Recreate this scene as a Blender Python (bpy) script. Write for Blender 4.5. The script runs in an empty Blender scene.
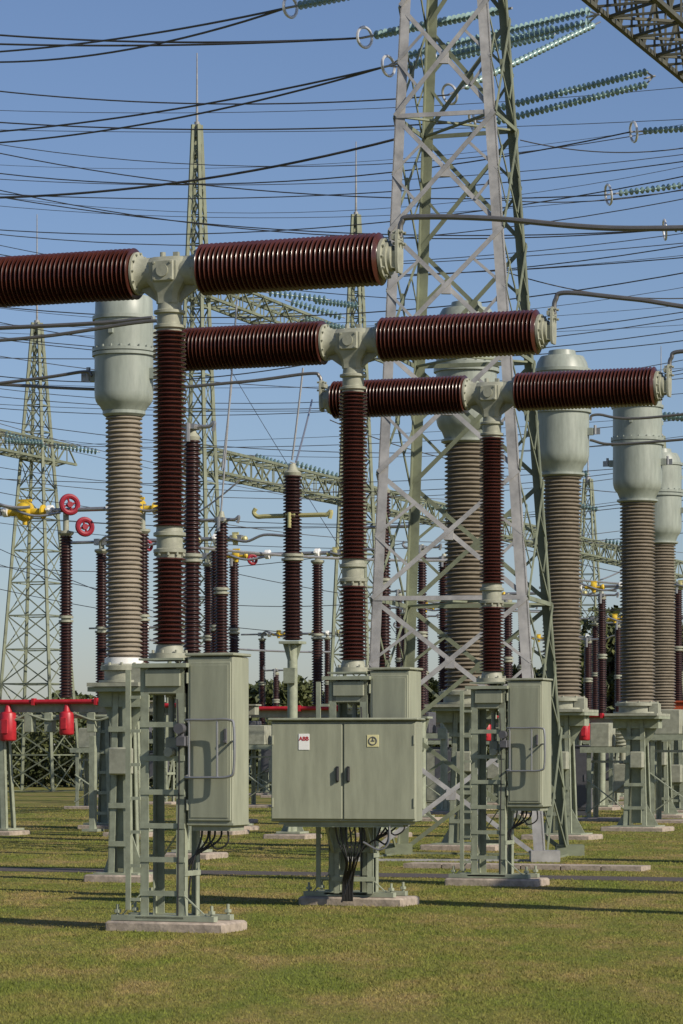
import bpy, math, random
import numpy as np
from mathutils import Vector, Matrix, Euler
random.seed(7); rng=np.random.default_rng(7)
scene=bpy.context.scene
COL=scene.collection
F=3000.0; CH=1.7; HY=752.0; CX=341.5
TH=math.radians(20.3)
U=Vector((math.cos(TH),-math.sin(TH),0)); V=Vector((math.sin(TH),math.cos(TH),0))
def S(x,y,d): return Vector(((x-CX)*d/F, d, CH+(HY-y)*d/F))
def G(x,d): return Vector(((x-CX)*d/F, d, 0))

# ---------------------------------------------------------------- materials
def mat(name,col,rough=.5,metal=0,var=.15,scale=6,bump=0,spec=.5,col2=None,stretch=None):
    m=bpy.data.materials.new(name); m.use_nodes=True
    nt=m.node_tree; b=nt.nodes['Principled BSDF']
    b.inputs['Roughness'].default_value=rough; b.inputs['Metallic'].default_value=metal
    b.inputs['Specular IOR Level'].default_value=spec
    tc=nt.nodes.new('ShaderNodeTexCoord'); n=nt.nodes.new('ShaderNodeTexNoise')
    n.inputs['Scale'].default_value=scale; n.inputs['Detail'].default_value=8; n.inputs['Roughness'].default_value=.65
    if stretch:
        mp=nt.nodes.new('ShaderNodeMapping'); mp.inputs['Scale'].default_value=stretch
        nt.links.new(tc.outputs['Object'],mp.inputs['Vector']); nt.links.new(mp.outputs[0],n.inputs['Vector'])
    else: nt.links.new(tc.outputs['Object'],n.inputs['Vector'])
    r=nt.nodes.new('ShaderNodeValToRGB')
    c2=col2 if col2 else tuple(min(1,c*(1+var)) for c in col); c1=tuple(c*(1-var) for c in col)
    r.color_ramp.elements[0].color=(*c1,1); r.color_ramp.elements[1].color=(*c2,1)
    r.color_ramp.elements[0].position=.32; r.color_ramp.elements[1].position=.68
    nt.links.new(n.outputs['Fac'],r.inputs[0]); nt.links.new(r.outputs[0],b.inputs['Base Color'])
    mr=nt.nodes.new('ShaderNodeMapRange'); mr.inputs['To Min'].default_value=max(.05,rough*.8); mr.inputs['To Max'].default_value=min(1,rough*1.3)
    nt.links.new(n.outputs['Fac'],mr.inputs['Value']); nt.links.new(mr.outputs[0],b.inputs['Roughness'])
    if bump:
        bp=nt.nodes.new('ShaderNodeBump'); bp.inputs['Strength'].default_value=bump; bp.inputs['Distance'].default_value=.02
        nt.links.new(n.outputs['Fac'],bp.inputs['Height']); nt.links.new(bp.outputs[0],b.inputs['Normal'])
    return m
M=dict(
 porc=mat('brown_porcelain',(.056,.016,.0108),.23,0,.3,5,spec=.52),
 porcd=mat('dark_porcelain',(.036,.0145,.012),.32,0,.3,5,spec=.45),
 tan=mat('grey_porcelain',(.19,.162,.122),.42,0,.25,5,stretch=(1,1,3)),
 tanl=mat('taupe_porcelain',(.255,.22,.17),.42,0,.22,5,stretch=(1,1,3)),
 head=mat('grey_green_enamel',(.27,.30,.26),.4,0,.17,3,stretch=(3,3,.6)),
 paint=mat('sage_paint',(.275,.288,.21),.48,0,.16,3,stretch=(3,3,.45)),
 paintl=mat('cast_aluminium_paint',(.30,.305,.235),.48,0,.22,8),
 frame=mat('steel_frame_paint',(.275,.30,.22),.52,0,.22,7),
 galv=mat('galvanised_steel',(.32,.315,.305),.5,.25,.28,3),
 green=mat('weathered_green_steel',(.18,.20,.135),.6,.1,.3,2),
 brown=mat('dark_weathered_steel',(.085,.085,.065),.65,.1,.3,2),
 wire=mat('aluminium_conductor',(.085,.085,.09),.5,.5,.1,8),
 lead=mat('weathered_conductor',(.16,.155,.15),.45,.5,.1,8),
 tube=mat('aluminium_tube',(.34,.34,.34),.35,.6,.1,8),
 ring=mat('ring_metal',(.62,.62,.62),.35,.4,.1,8),
 glass=mat('teal_glass',(.22,.33,.32),.25,0,.2,8,spec=.7),
 yellow=mat('yellow_paint',(.60,.41,.03),.4,0,.15,8),
 red=mat('red_paint',(.42,.018,.028),.4,0,.2,8),
 redd=mat('crimson_paint',(.27,.015,.03),.4,0,.12,8),
 orange=mat('orange_red_paint',(.42,.08,.03),.5,0,.12,8),
 black=mat('black_rubber',(.02,.02,.022),.5,0,.1,8),
 white=mat('white_plate',(.78,.78,.75),.4,0,.05,8),
 conc=mat('concrete',(.36,.30,.24),.9,0,.32,9,bump=.6),
 dark=mat('dark_grey_paint',(.09,.09,.10),.5,0,.15,8),
 bark=mat('bark',(.09,.065,.045),.9,0,.3,9,bump=.6),
 leaf=mat('leaf_green',(.05,.08,.022),.6,0,.5,.5,col2=(.13,.14,.042)),
 brick=mat('pale_render',(.4,.36,.32),.8,0,.1,2),
 roof=mat('roof_tile',(.22,.09,.06),.8,0,.2,3),
 cream=mat('cream_label',(.6,.56,.30),.5,0,.05,5),
 bar=mat('weathered_brass_tube',(.46,.43,.20),.4,.2,.1,5),
)
# ---------------------------------------------------------------- mesh builder
class MB:
    def __init__(s): s.v=[]; s.f=[]
    def add(s,vs,fs):
        o=len(s.v); s.v+= [tuple(v) for v in vs]; s.f+=[tuple(i+o for i in f) for f in fs]; return s
    def box(s,c,d,R=None,bev=0):
        hx,hy,hz=d[0]/2,d[1]/2,d[2]/2
        if bev>0:
            b=min(bev,hx*.9,hy*.9)
            ring=[(-hx+b,-hy),(hx-b,-hy),(hx,-hy+b),(hx,hy-b),(hx-b,hy),(-hx+b,hy),(-hx,hy-b),(-hx,-hy+b)]
            inn=[(x*(1-b/hx),y*(1-b/hy)) for x,y in ring]
            zs=[(-hz,inn),(-hz+b,ring),(hz-b,ring),(hz,inn)]
            vs=[Vector((x,y,z)) for z,r in zs for x,y in r]; fs=[tuple(range(7,-1,-1)),tuple(range(24,32))]
            for k in range(3):
                for i in range(8):
                    j=(i+1)%8; fs.append((k*8+i,k*8+j,k*8+8+j,k*8+8+i))
        else:
            vs=[Vector((x,y,z)) for z in(-hz,hz) for x,y in((-hx,-hy),(hx,-hy),(hx,hy),(-hx,hy))]
            fs=[(3,2,1,0),(4,5,6,7),(0,1,5,4),(1,2,6,5),(2,3,7,6),(3,0,4,7)]
        if R is not None: vs=[R@v for v in vs]
        c=Vector(c); return s.add([v+c for v in vs],fs)
    def beam(s,a,b,w,h=None,up=Vector((0,0,1))):
        a=Vector(a); b=Vector(b); h=h or w; d=b-a; L=d.length
        if L<1e-6: return s
        z=d/L; x=up.cross(z)
        if x.length<1e-3: x=Vector((1,0,0)).cross(z) if abs(z.x)<.9 else Vector((0,1,0)).cross(z)
        x.normalize(); y=z.cross(x); R=Matrix((x,y,z)).transposed()
        return s.box((a+b)/2,(w,h,L),R)
    def angle(s,a,b,w,nx,ny,t=.012):
        a=Vector(a); b=Vector(b); nx=Vector(nx).normalized(); ny=Vector(ny).normalized()
        for p,q in((nx,ny),(ny,nx)):
            o=[p*0,p*w,p*w+q*t,q*t]
            vs=[a+k for k in o]+[b+k for k in o]
            s.add(vs,[(3,2,1,0),(4,5,6,7),(0,1,5,4),(1,2,6,5),(2,3,7,6),(3,0,4,7)])
        return s
    def lathe(s,prof,o=(0,0,0),d=(0,0,1),seg=28,ph=0):
        o=Vector(o); q=Vector(d).normalized().to_track_quat('Z','Y').to_matrix()
        n=len(prof); vs=[];fs=[]
        for z,r in prof:
            for k in range(seg):
                a=2*math.pi*k/seg+ph; vs.append(o+q@Vector((r*math.cos(a),r*math.sin(a),z)))
        for i in range(n-1):
            for k in range(seg):
                j=(k+1)%seg; fs.append((i*seg+k,i*seg+j,(i+1)*seg+j,(i+1)*seg+k))
        fs.append(tuple(range(seg-1,-1,-1))); fs.append(tuple((n-1)*seg+k for k in range(seg)))
        return s.add(vs,fs)
    def cyl(s,a,b,r,seg=16,r2=None):
        a=Vector(a);b=Vector(b); L=(b-a).length
        return s.lathe([(0,r),(L,r2 if r2 is not None else r)],a,b-a,seg)
    def tube(s,pts,r,seg=8):
        pts=[Vector(p) for p in pts]; n=len(pts); vs=[];fs=[]
        up=Vector((0,0,1)); t0=(pts[1]-pts[0]).normalized()
        if abs(t0.z)>.9: up=Vector((1,0,0)) if abs(t0.x)<.5 else Vector((0,1,0))
        x=up.cross(t0).normalized()
        for i,p in enumerate(pts):
            t=(pts[min(i+1,n-1)]-pts[max(i-1,0)]).normalized()
            x=(x-t*x.dot(t)).normalized(); y=t.cross(x)
            for k in range(seg):
                a=2*math.pi*k/seg; vs.append(p+x*r*math.cos(a)+y*r*math.sin(a))
        for i in range(n-1):
            for k in range(seg):
                j=(k+1)%seg; fs.append((i*seg+k,i*seg+j,(i+1)*seg+j,(i+1)*seg+k))
        fs.append(tuple(range(seg-1,-1,-1))); fs.append(tuple((n-1)*seg+k for k in range(seg)))
        return s.add(vs,fs)
    def torus(s,c,n,R,r,seg=28,ss=8):
        c=Vector(c); q=Vector(n).normalized().to_track_quat('Z','Y').to_matrix(); vs=[];fs=[]
        for i in range(seg):
            a=2*math.pi*i/seg
            for k in range(ss):
                b=2*math.pi*k/ss; vs.append(c+q@Vector(((R+r*math.cos(b))*math.cos(a),(R+r*math.cos(b))*math.sin(a),r*math.sin(b))))
        for i in range(seg):
            for k in range(ss):
                j=(i+1)%seg;l=(k+1)%ss; fs.append((i*ss+k,j*ss+k,j*ss+l,i*ss+l))
        return s.add(vs,fs)
    def plate(s,poly,t,R=None,o=(0,0,0)):
        o=Vector(o); n=len(poly); R=R or Matrix.Identity(3)
        vs=[o+R@Vector((x,-t/2,z)) for x,z in poly]+[o+R@Vector((x,t/2,z)) for x,z in poly]
        fs=[tuple(range(n)),tuple(range(2*n-1,n-1,-1))]+[(i,i+n,(i+1)%n+n,(i+1)%n) for i in range(n)]
        return s.add(vs,fs)
def arc(pts,n=10):
    P=[Vector(p) for p in pts]; P=[P[0]*2-P[1]]+P+[P[-1]*2-P[-2]]; out=[]
    for i in range(1,len(P)-2):
        for k in range(n):
            t=k/n; a,b,c,d=P[i-1],P[i],P[i+1],P[i+2]
            out.append(.5*((2*b)+(c-a)*t+(2*a-5*b+4*c-d)*t*t+(3*b-a-3*c+d)*t**3))
    out.append(P[-2]); return out
def obj(name,mb,m,parent=None,loc=(0,0,0),rot=0,smooth=True,sa=38,**props):
    me=bpy.data.meshes.new(name); me.from_pydata(mb.v,[],mb.f); me.update()
    if smooth:
        me.polygons.foreach_set('use_smooth',[True]*len(me.polygons)); me.set_sharp_from_angle(angle=math.radians(sa))
    me.materials.append(m if not isinstance(m,str) else M[m])
    o=bpy.data.objects.new(name,me); COL.objects.link(o)
    o.location=loc; o.rotation_euler=(0,0,rot)
    if parent: o.parent=parent
    for k,v in props.items(): o[k]=v
    return o
def root(name,loc,rot,label,cat,group=None):
    e=bpy.data.objects.new(name,None); COL.objects.link(e); e.location=loc; e.rotation_euler=(0,0,rot); e.empty_display_size=.3
    e['label']=label; e['category']=cat
    if group: e['group']=group
    return e
def copy_tree(r,loc,rot=None,label=None,skip=()):
    n=r.copy(); COL.objects.link(n); n.location=loc
    if rot is not None: n.rotation_euler=(0,0,rot)
    if label: n['label']=label
    def rec(a,b):
        for c in list(a.children):
            if c.name.split('.')[0] in skip: continue
            k=c.copy(); COL.objects.link(k); k.parent=b; rec(c,k)
    rec(r,n); return n
def sheds(z0,z1,rc,rs,pitch):
    n=max(3,int(round((z1-z0)/pitch))); p=(z1-z0)/n; pr=[(z0,rc)]
    for i in range(n):
        b=z0+i*p
        pr+=[(b+.12*p,rc),(b+.30*p,rs*.985),(b+.40*p,rs),(b+.52*p,rs*.98),(b+.86*p,rc*1.03)]
    pr.append((z1,rc)); return pr
def bolts(mb,c,r,n,z,br=.014,bh=.03):
    for i in range(n):
        a=2*math.pi*i/n; p=Vector(c)+Vector((r*math.cos(a),r*math.sin(a),z)); mb.cyl(p,p+Vector((0,0,bh)),br,6)

# ---------------------------------------------------------------- circuit breaker (local x=arm dir, y=away, z=up)
SR=-TH
ZA=6.28
def build_breaker(loc,label):
    r=root('circuit_breaker',loc,SR,label,'circuit breaker','row of T-shaped circuit breakers')
    obj('foundation_slab',MB().box((0.07,0,.02),(1.22,.62,.15),bev=.02),'conc',r)
    f=MB()
    f.box((0.03,-.2,.125),(1.06,.10,.05)); f.box((0.03,.2,.125),(1.06,.10,.05)); f.box((0.0,0,.13),(.5,.5,.02))
    for x in(-.22,.235):
        for y in(-.19,.19):
            f.angle((x,y,.14),(x,y,2.5),.085,(-1 if x<0 else 1,0,0) if False else (-1 if x>0 else 1,0,0),(0,-1 if y>0 else 1,0),.010)
    z=.36
    while z<2.25:
        f.box((.008,-.193,z),(.46,.010,.05)); f.box((-.223,0,z+.02),(.010,.38,.04)); z+=.32
    for z in(.55,1.3,2.1):
        f.box((.008,.193,z),(.46,.010,.05)); f.box((.238,0,z),(.010,.38,.05))
    f.beam((-.22,.195,.6),(.235,.195,1.26),.035,.008); 
    f.box((0,0,2.52),(.56,.5,.04)); f.box((0,0,2.58),(.46,.42,.02))
    for x in(-.45,.52):
        for y in(-.2,.2):
            f.cyl((x,y,.14),(x,y,.25),.016,8); f.cyl((x,y,.17),(x,y,.20),.035,6)
    f.beam((-.40,-.2,.15),(-.22,-.2,.34),.025,.010); f.beam((.46,-.2,.15),(.24,-.2,.34),.025,.010)
    f.box((-.325,-.235,1.34),(.05,.02,2.28))
    for z in(.3,.62,.94,1.26,1.58,1.90,2.22): f.box((-.27,-.232,z),(.14,.018,.03))
    obj('support_frame',f,'frame',r)
    obj('linkage_cover',MB().box((0.02,-.02,2.37),(.43,.34,.25),bev=.012).box((0.02,-.205,2.40),(.36,.03,.16),bev=.006),'paint',r)
    d=MB(); d.cyl((.02,0,1.75),(.02,0,2.3),.03,12); d.box((.04,0,1.76),(.12,.12,.16),bev=.01)
    d.beam((.04,0,1.76),(.3,0,1.76),.05,.07); d.cyl((.10,-.16,1.70),(.10,-.27,1.70),.045,14); d.cyl((.02,0,2.22),(.02,0,2.3),.06,14)
    obj('drive_linkage',d,'paintl',r)
    c=MB(); c.box((.49,.03,1.80),(.47,.40,1.60),bev=.012); c.box((.49,.03,2.62),(.505,.44,.03),bev=.008)
    c.box((.49,.03,.98),(.39,.34,.05)); c.box((.49,.03,1.02),(.475,.405,.02))
    cab=obj('mechanism_cabinet',c,'paint',r)
    dd=MB(); dd.box((.49,-.18,1.80),(.435,.018,1.5),bev=.006); dd.box((.49,-.192,1.8),(.385,.006,1.44),bev=.002)
    for z in(1.2,1.8,2.4): dd.cyl((.262,-.185,z-.05),(.262,-.185,z+.05),.014,8)
    dr=obj('door',dd,'paint',cab)
    obj('door_handle',MB().box((.66,-.202,1.85),(.03,.02,.14),bev=.005).cyl((.66,-.205,1.80),(.66,-.23,1.80),.014,8),'dark',dr)
    h=MB()
    h.tube(arc([(.28,-.18,1.98),(.30,-.29,2.0),(.53,-.31,2.0),(.74,-.31,2.0),(.79,-.31,1.93),(.79,-.31,1.55),(.74,-.31,1.47),(.53,-.31,1.46),(.30,-.29,1.46),(.28,-.18,1.48)],6),.013,8)
    h.tube([(.62,-.31,1.46),(.62,-.31,2.0)],.011,8); h.tube([(.33,-.30,1.46),(.33,-.30,2.0)],.011,8)
    h.tube([(.79,-.31,1.72),(.79,-.31,1.8),(.71,-.17,1.8)],.011,8)
    obj('handrail',h,'tube',r)
    g=MB(); g.box((.25,-.28,1.80),(.10,.09,.10),bev=.01); g.cyl((.25,-.28,1.83),(.25,-.28,1.95),.03,10); g.cyl((.25,-.28,1.92),(.25,-.37,1.92),.05,18); g.box((.25,-.23,1.80),(.05,.12,.04))
    obj('density_gauge',g,'dark',r)
    w=MB()
    for i in range(4):
        x=.34+.05*i; w.tube(arc([(x,.0+.04*i,.98),(x-.02,.02*i,.85),(.24-.03*i,-.02,.6),(.17-.02*i,.02*i,.12)],6),.010,6)
    w.tube(arc([(.17,-.21,2.2),(.19,-.21,1.6),(.18,-.21,.9),(.17,-.2,.14)],6),.008,6)
    w.tube(arc([(.60,.0,.97),(.60,.0,.84),(.5,-.02,.78),(.42,0,.85),(.42,0,.97)],6),.009,6)
    obj('cable_bundle',w,'black',r)
    b=MB().lathe([(2.59,.20),(2.64,.20),(2.64,.14),(2.72,.125)],seg=28); bolts(b,(0,0,0),.17,8,2.64)
    obj('base_flange',b,'paintl',r)
    obj('support_insulator',MB().lathe(sheds(2.72,3.56,.112,.160,.042),seg=36),'porc',r)
    b=MB().lathe([(3.54,.125),(3.58,.128),(3.60,.155),(3.63,.155),(3.64,.125),(3.75,.125),(3.76,.155),(3.79,.155),(3.80,.13),(3.86,.125)],seg=28); bolts(b,(0,0,0),.140,10,3.57)
    obj('flange',b,'paintl',r)
    obj('support_insulator',MB().lathe(sheds(3.84,5.72,.112,.160,.042),seg=36),'porc',r)
    t=MB()
    t.lathe([(5.70,.12),(5.73,.122),(5.74,.150),(5.765,.150),(5.775,.12),(5.87,.12),(5.88,.150),(5.905,.150),(5.915,.118),(5.98,.112)],seg=32)
    vs=[];lv=[(5.97,.105,.11),(6.06,.115,.115),(6.13,.16,.135),(6.19,.20,.155),(6.36,.20,.155),(6.41,.165,.12)]
    for z,hx,hy in lv:
        cx_,cy_=hx*.35,hy*.35
        for x,y in((-hx+cx_,-hy),(hx-cx_,-hy),(hx,-hy+cy_),(hx,hy-cy_),(hx-cx_,hy),(-hx+cx_,hy),(-hx,hy-cy_),(-hx,-hy+cy_)): vs.append(Vector((x,y,z)))
    fs=[tuple(range(7,-1,-1)),tuple(range(40,48))]
    for k in range(5):
        for i in range(8): j=(i+1)%8; fs.append((k*8+i,k*8+j,k*8+8+j,k*8+8+i))
    t.add(vs,fs)
    t.lathe([(-.35,.185),(-.338,.205),(-.315,.205),(-.306,.175),(-.28,.155),(-.22,.140),(.22,.140),(.28,.155),(.306,.175),(.315,.205),(.338,.205),(.35,.185)],(0,0,ZA),(1,0,0),36)
    t.box((0,-.16,ZA-.01),(.22,.03,.20),bev=.01); t.cyl((0,-.17,ZA-.01),(0,-.19,ZA-.01),.06,20)
    for a,b_ in((-.085,-.075),(.085,-.075),(.085,.075),(-.085,.075)): t.cyl((a,-.17,ZA-.01+b_),(a,-.188,ZA-.01+b_),.011,6)
    t.cyl((-.07,0,6.40),(-.07,0,6.47),.028,10); t.box((.07,0,6.43),(.05,.05,.07)); t.beam((-.28,0,6.40),(.28,0,6.40),.02,.05)
    for s in(-1,1):
        t.plate([(s*.30,ZA-.16),(s*.10,5.98),(s*.08,6.1),(s*.25,6.2)] if s>0 else [(-.25,6.2),(-.08,6.1),(-.10,5.98),(-.30,ZA-.16)],.026)
        for i in range(12):
            a=2*math.pi*i/12; p=Vector((s*.315,.19*math.cos(a),ZA+.19*math.sin(a))); t.cyl(p,p+Vector((-.025*s,0,0)),.011,6)
    obj('interrupter_housing',t,'paintl',r,sa=32)
    for s in(-1,1):
        obj('interrupter_insulator',MB().lathe(sheds(.34,2.16,.188,.246,.047),(0,0,ZA),(s,0,0),40),'porc',r)
        e=MB().lathe([(2.14,.165),(2.16,.17),(2.165,.190),(2.195,.190),(2.20,.155),(2.23,.155),(2.235,.12),(2.265,.12),(2.27,.06),(2.31,.06)],(0,0,ZA),(s,0,0),28)
        for i in range(10):
            a=2*math.pi*i/10; p=Vector((s*2.19,.173*math.cos(a),ZA+.173*math.sin(a))); e.cyl(p,p+Vector((.03*s,0,0)),.012,6)
        e.plate([(-.06,-.14),(.06,-.14),(.085,-.05),(.085,.20),(.05,.26),(-.05,.26),(-.085,.20),(-.085,-.05)],.026,Matrix.Rotation(math.pi/2,3,'Z'),(s*2.318,0,ZA))
        e.box((s*2.285,0,ZA-.02),(.06,.14,.16)); e.box((s*2.30,0,ZA+.19),(.07,.16,.05))
        for z in(.13,.235): 
            for y in(-.04,.04): e.cyl((s*2.27,y,ZA+z),(s*2.37,y,ZA+z),.014,6)
        obj('end_terminal',e,'paintl',r)
    return r
B1=Vector((-1.64,28.62,0)); 
b1=build_breaker(B1,'grey T-shaped circuit breaker with brown ribbed porcelain arms on concrete slab')
B2=Vector((0.13,33.45,0)); B3=Vector((1.92,38.3,0))
b2=copy_tree(b1,B2,label='T-shaped circuit breaker with brown porcelain arms behind control cabinet')
b3=copy_tree(b1,B3,label='T-shaped circuit breaker with brown porcelain arms beside lattice tower')

# ---------------------------------------------------------------- control cabinet (bolted to the middle breaker's frame)
CR=math.radians(-11)
cl=Vector((0.06,32.72,0))
cc=root('control_cabinet',cl,CR,'wide sage-grey two-door control cabinet with red lettered plate','cabinet')
c=MB(); c.box((0,0,1.49),(1.60,.42,1.10),bev=.012); c.box((0,-.02,2.055),(1.66,.50,.03),bev=.01); c.box((0,0,.93),(1.44,.36,.04))
obj('cabinet_body',c,'paint',cc)
for k,(x0,w) in enumerate(((-.40,.785),(.40,.785))):
    d=MB().box((x0,-.223,1.49),(w,.022,1.04),bev=.008)
    for z in(1.15,1.83): d.cyl((x0+(-.38 if k==0 else .38),-.236,z-.05),(x0+(-.38 if k==0 else .38),-.236,z+.05),.012,8)
    dr=obj('door',d,'paint',cc)
    hx=-.06 if k==0 else .06
    hd=MB().box((hx,-.242,1.46),(.035,.018,.17),bev=.006); hd.box((hx,-.263,1.50),(.022,.03,.05),bev=.005); hd.cyl((hx,-.265,1.39),(hx,-.265,1.52),.013,10)
    obj('handle',hd,'black',dr)
pl=obj('nameplate',MB().box((-.43,-.2375,1.81),(.12,.006,.175),bev=.002),'white',cc)
def text(s,size,loc,m,parent):
    cu=bpy.data.curves.new('lettering','FONT'); cu.body=s; cu.size=size; cu.extrude=.0012; cu.align_x='CENTER'; cu.offset=size*.025
    to=bpy.data.objects.new('tmp',cu); COL.objects.link(to); bpy.context.view_layer.update()
    me=bpy.data.meshes.new_from_object(to.evaluated_get(bpy.context.evaluated_depsgraph_get())); bpy.data.objects.remove(to)
    me.materials.clear(); me.materials.append(M[m]); o=bpy.data.objects.new('lettering',me); COL.objects.link(o); o.parent=parent
    o.location=loc; o.rotation_euler=(math.pi/2,0,0); return o
text('ABB',.060,(-.43,-.2425,1.825),'red',pl)
pl2=obj('emblem_plate',MB().box((.33,-.2375,1.82),(.13,.006,.13),bev=.002),'cream',cc)
obj('emblem',MB().torus((.33,-.2425,1.82),(0,-1,0),.042,.006).box((.33,-.2425,1.82),(.04,.004,.012)).box((.33,-.2425,1.835),(.012,.004,.03)),'dark',pl2)
s=MB()
for x in(-.22,.22):
    s.angle((x,.36,.14),(x,.36,1.9),.06,(-1 if x>0 else 1,0,0),(0,1,0),.01)
    s.box((x,.14,.895),(.05,.5,.035)); s.beam((x,.34,.6),(x,-.05,.88),.03,.03); s.box((x,.285,1.9),(.06,.15,.04))
s.box((0,-.14,.90),(1.3,.05,.03)); s.box((0,.14,.90),(1.3,.05,.03))
for z in(.3,.62): s.box((0,.352,z),(.48,.012,.05))
obj('support_bracket',s,'frame',cc)
w=MB()
for i in range(7):
    x=-.12+.05*i; w.tube(arc([(x,-.05+.02*(i%3),.92),(x+.02,-.02,.75),(-.02+.02*i,.05-.02*(i%2),.5),(-.08+.018*i,.2,.3),(-.10+.018*i,.26,.06)],6),.010,6)
w.tube(arc([(.42,-.1,.92),(.48,-.12,.80),(.44,-.1,.70),(.3,-.0,.74),(.1,.05,.55),(.0,.15,.3),(-.1,.2,.05)],6),.010,6)
obj('cable_bundle',w,'black',cc)
w=MB(); w.tube(arc([(.50,-.16,.92),(.49,-.16,.72),(.38,-.15,.64),(.2,-.1,.72)],6),.012,6)
obj('grey_conduit',w,'tube',cc)

# ---------------------------------------------------------------- instrument transformers
def transformer(loc,zt,zh,zi,rh,ri,label,pitch=.088,name='instrument_transformer',group='tall grey-headed instrument transformers',white=False,col='tan'):
    r=root(name,loc,SR,label,'transformer',group)
    H=zt-zh
    if white: top=[(zh+.80*H,rh*.98),(zh+.80*H,rh*1.05),(zh+.83*H,rh*1.05),(zh+.83*H,rh*.97),(zh+.97*H,rh*.95),(zt-.01,rh*.88),(zt,rh*.5)]
    else: top=[(zh+.82*H,rh*.98),(zh+.82*H,rh*1.04),(zh+.845*H,rh*1.04),(zh+.845*H,rh*.96),(zh+.9*H,rh*.90),(zh+.945*H,rh*.78),(zh+.95*H,rh*.52),(zt-.02,rh*.48),(zt,rh*.3)]
    h=MB().lathe([(zh,ri*1.0),(zh+.03,ri*1.15),(zh+.07,ri*1.15),(zh+.07,rh*.70),(zh+.085*H,rh*.80),(zh+.105*H,rh*.88),(zh+.13*H,rh*.94),(zh+.165*H,rh*.975),(zh+.2*H,rh*.98),(zh+.50*H,rh*.98),(zh+.50*H,rh*1.06),(zh+.525*H,rh*1.06),(zh+.525*H,rh*1.0),(zh+.535*H,rh*1.0),(zh+.535*H,rh*1.06),(zh+.56*H,rh*1.06),(zh+.56*H,rh*.98)]+top,seg=48)
    h.box((rh*1.05,0,zh+.35*H),(.12,.1,.14)); h.box((-rh*1.05,0,zh+.35*H),(.12,.1,.14))
    for i in range(20):
        a=2*math.pi*i/20; p=Vector((rh*1.03*math.cos(a),rh*1.03*math.sin(a),zh+.56*H)); h.cyl(p,p+Vector((0,0,.03)),.014,6)
    for a in range(3):
        an=a*2.1+.5; h.box((rh*.99*math.cos(an),rh*.99*math.sin(an),zh+.70*H),(.06,.06,.1),Matrix.Rotation(an,3,'Z'))
    obj('metal_head',h,'head',r)
    for s in(-1,1):
        tm=MB().box((s*(rh*1.05+.12),0,zh+.35*H),(.16,.02,.12)); tm.cyl((s*(rh*1.05+.1),0,zh+.35*H-.06),(s*(rh*1.05+.1),0,zh+.35*H+.12),.03,10)
        obj('terminal',tm,'tube',r)
    obj('insulator_column',MB().lathe(sheds(zi,zh+.01,ri*.84,ri,pitch),seg=36),col,r)
    if white: obj('collar',MB().lathe([(zi,ri*.9),(zi+.02,ri*1.04),(zi+.10,ri*1.04),(zi+.11,ri*.85)],seg=32),'white',r)
    b=MB().lathe([(zi-.22,ri*1.35),(zi-.19,ri*1.35),(zi-.19,ri*1.05),(zi-.06,ri*1.05),(zi-.06,ri*1.25),(zi,ri*1.25),(zi+.04,ri*.9)],seg=32)
    b.box((0,0,zi-.25),(ri*3,ri*3,.05)); b.box((ri*1.1,-ri*.4,zi-.12),(.2,.25,.22))
    bolts(b,(0,0,0),ri*1.15,10,zi,.02,.04)
    obj('base_tank',b,'paintl',r)
    p=MB(); z1=zi-.28
    p.box((0,0,z1-.03),(ri*3.1,ri*2.6,.06)); p.box((0,0,z1-.16),(ri*2.6,ri*.9,.2))
    for sx in(-1,1):
        for sy in(-1,1):
            p.angle((sx*ri*.66,sy*ri*.66,.12),(sx*ri*.48,sy*ri*.48,z1-.06),.09,(-sx,0,0),(0,-sy,0),.014)
        p.plate([(sx*ri*1.45,z1-.06),(sx*ri*.4,z1-.06),(sx*ri*.4,z1-.7)],.016); p.plate([(sx*ri*1.2,.12),(sx*ri*.5,.12),(sx*ri*.5,.6)],.02)
    p.box((0,0,(z1+.1)/2),(ri*.55,ri*.55,z1-.25))
    z=.5
    while z<z1-.3: p.box((0,-ri*.66,z),(ri*1.2,.014,.07)); z+=.5
    p.box((0,0,.105),(ri*2.6,ri*2.2,.03))
    obj('pedestal',p,'frame',r)
    obj('junction_box',MB().box((ri*.2,-ri*.85,z1*.62),(.28,.2,.36),bev=.02),'paintl',r)
    obj('foundation_slab',MB().box((0,0,.03),(ri*3.6,ri*2.6,.13),bev=.02),'conc',r)
    return r
tA=transformer(G(124,39.4),7.68,6.10,2.83,.395,.245,'grey-headed instrument transformer with taupe ribbed column and white collar',.06,white=True,col='tanl')
tC=transformer(G(562,58.5),9.54,7.06,2.75,.54,.385,'tall instrument transformer with grey domed head beside lattice tower',.075)
copy_tree(tC,G(466.5,52.2),label='tall instrument transformer with grey domed head behind lattice tower legs')
copy_tree(tC,G(637.5,64.6),label='tall instrument transformer with grey domed head and ribbed column')
copy_tree(tC,G(661,77.5),label='more distant grey-headed instrument transformer partly hidden by its neighbour')
for p in(Vector((9.6,26.6,0)),Vector((11.2,30.2,0)),Vector((13,40,0))): copy_tree(tA,p,label='unseen instrument transformer copy added to cast shadow bands on the lawn')  # extra copies right of frame, added only to throw shadow bands across the lawn

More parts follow.
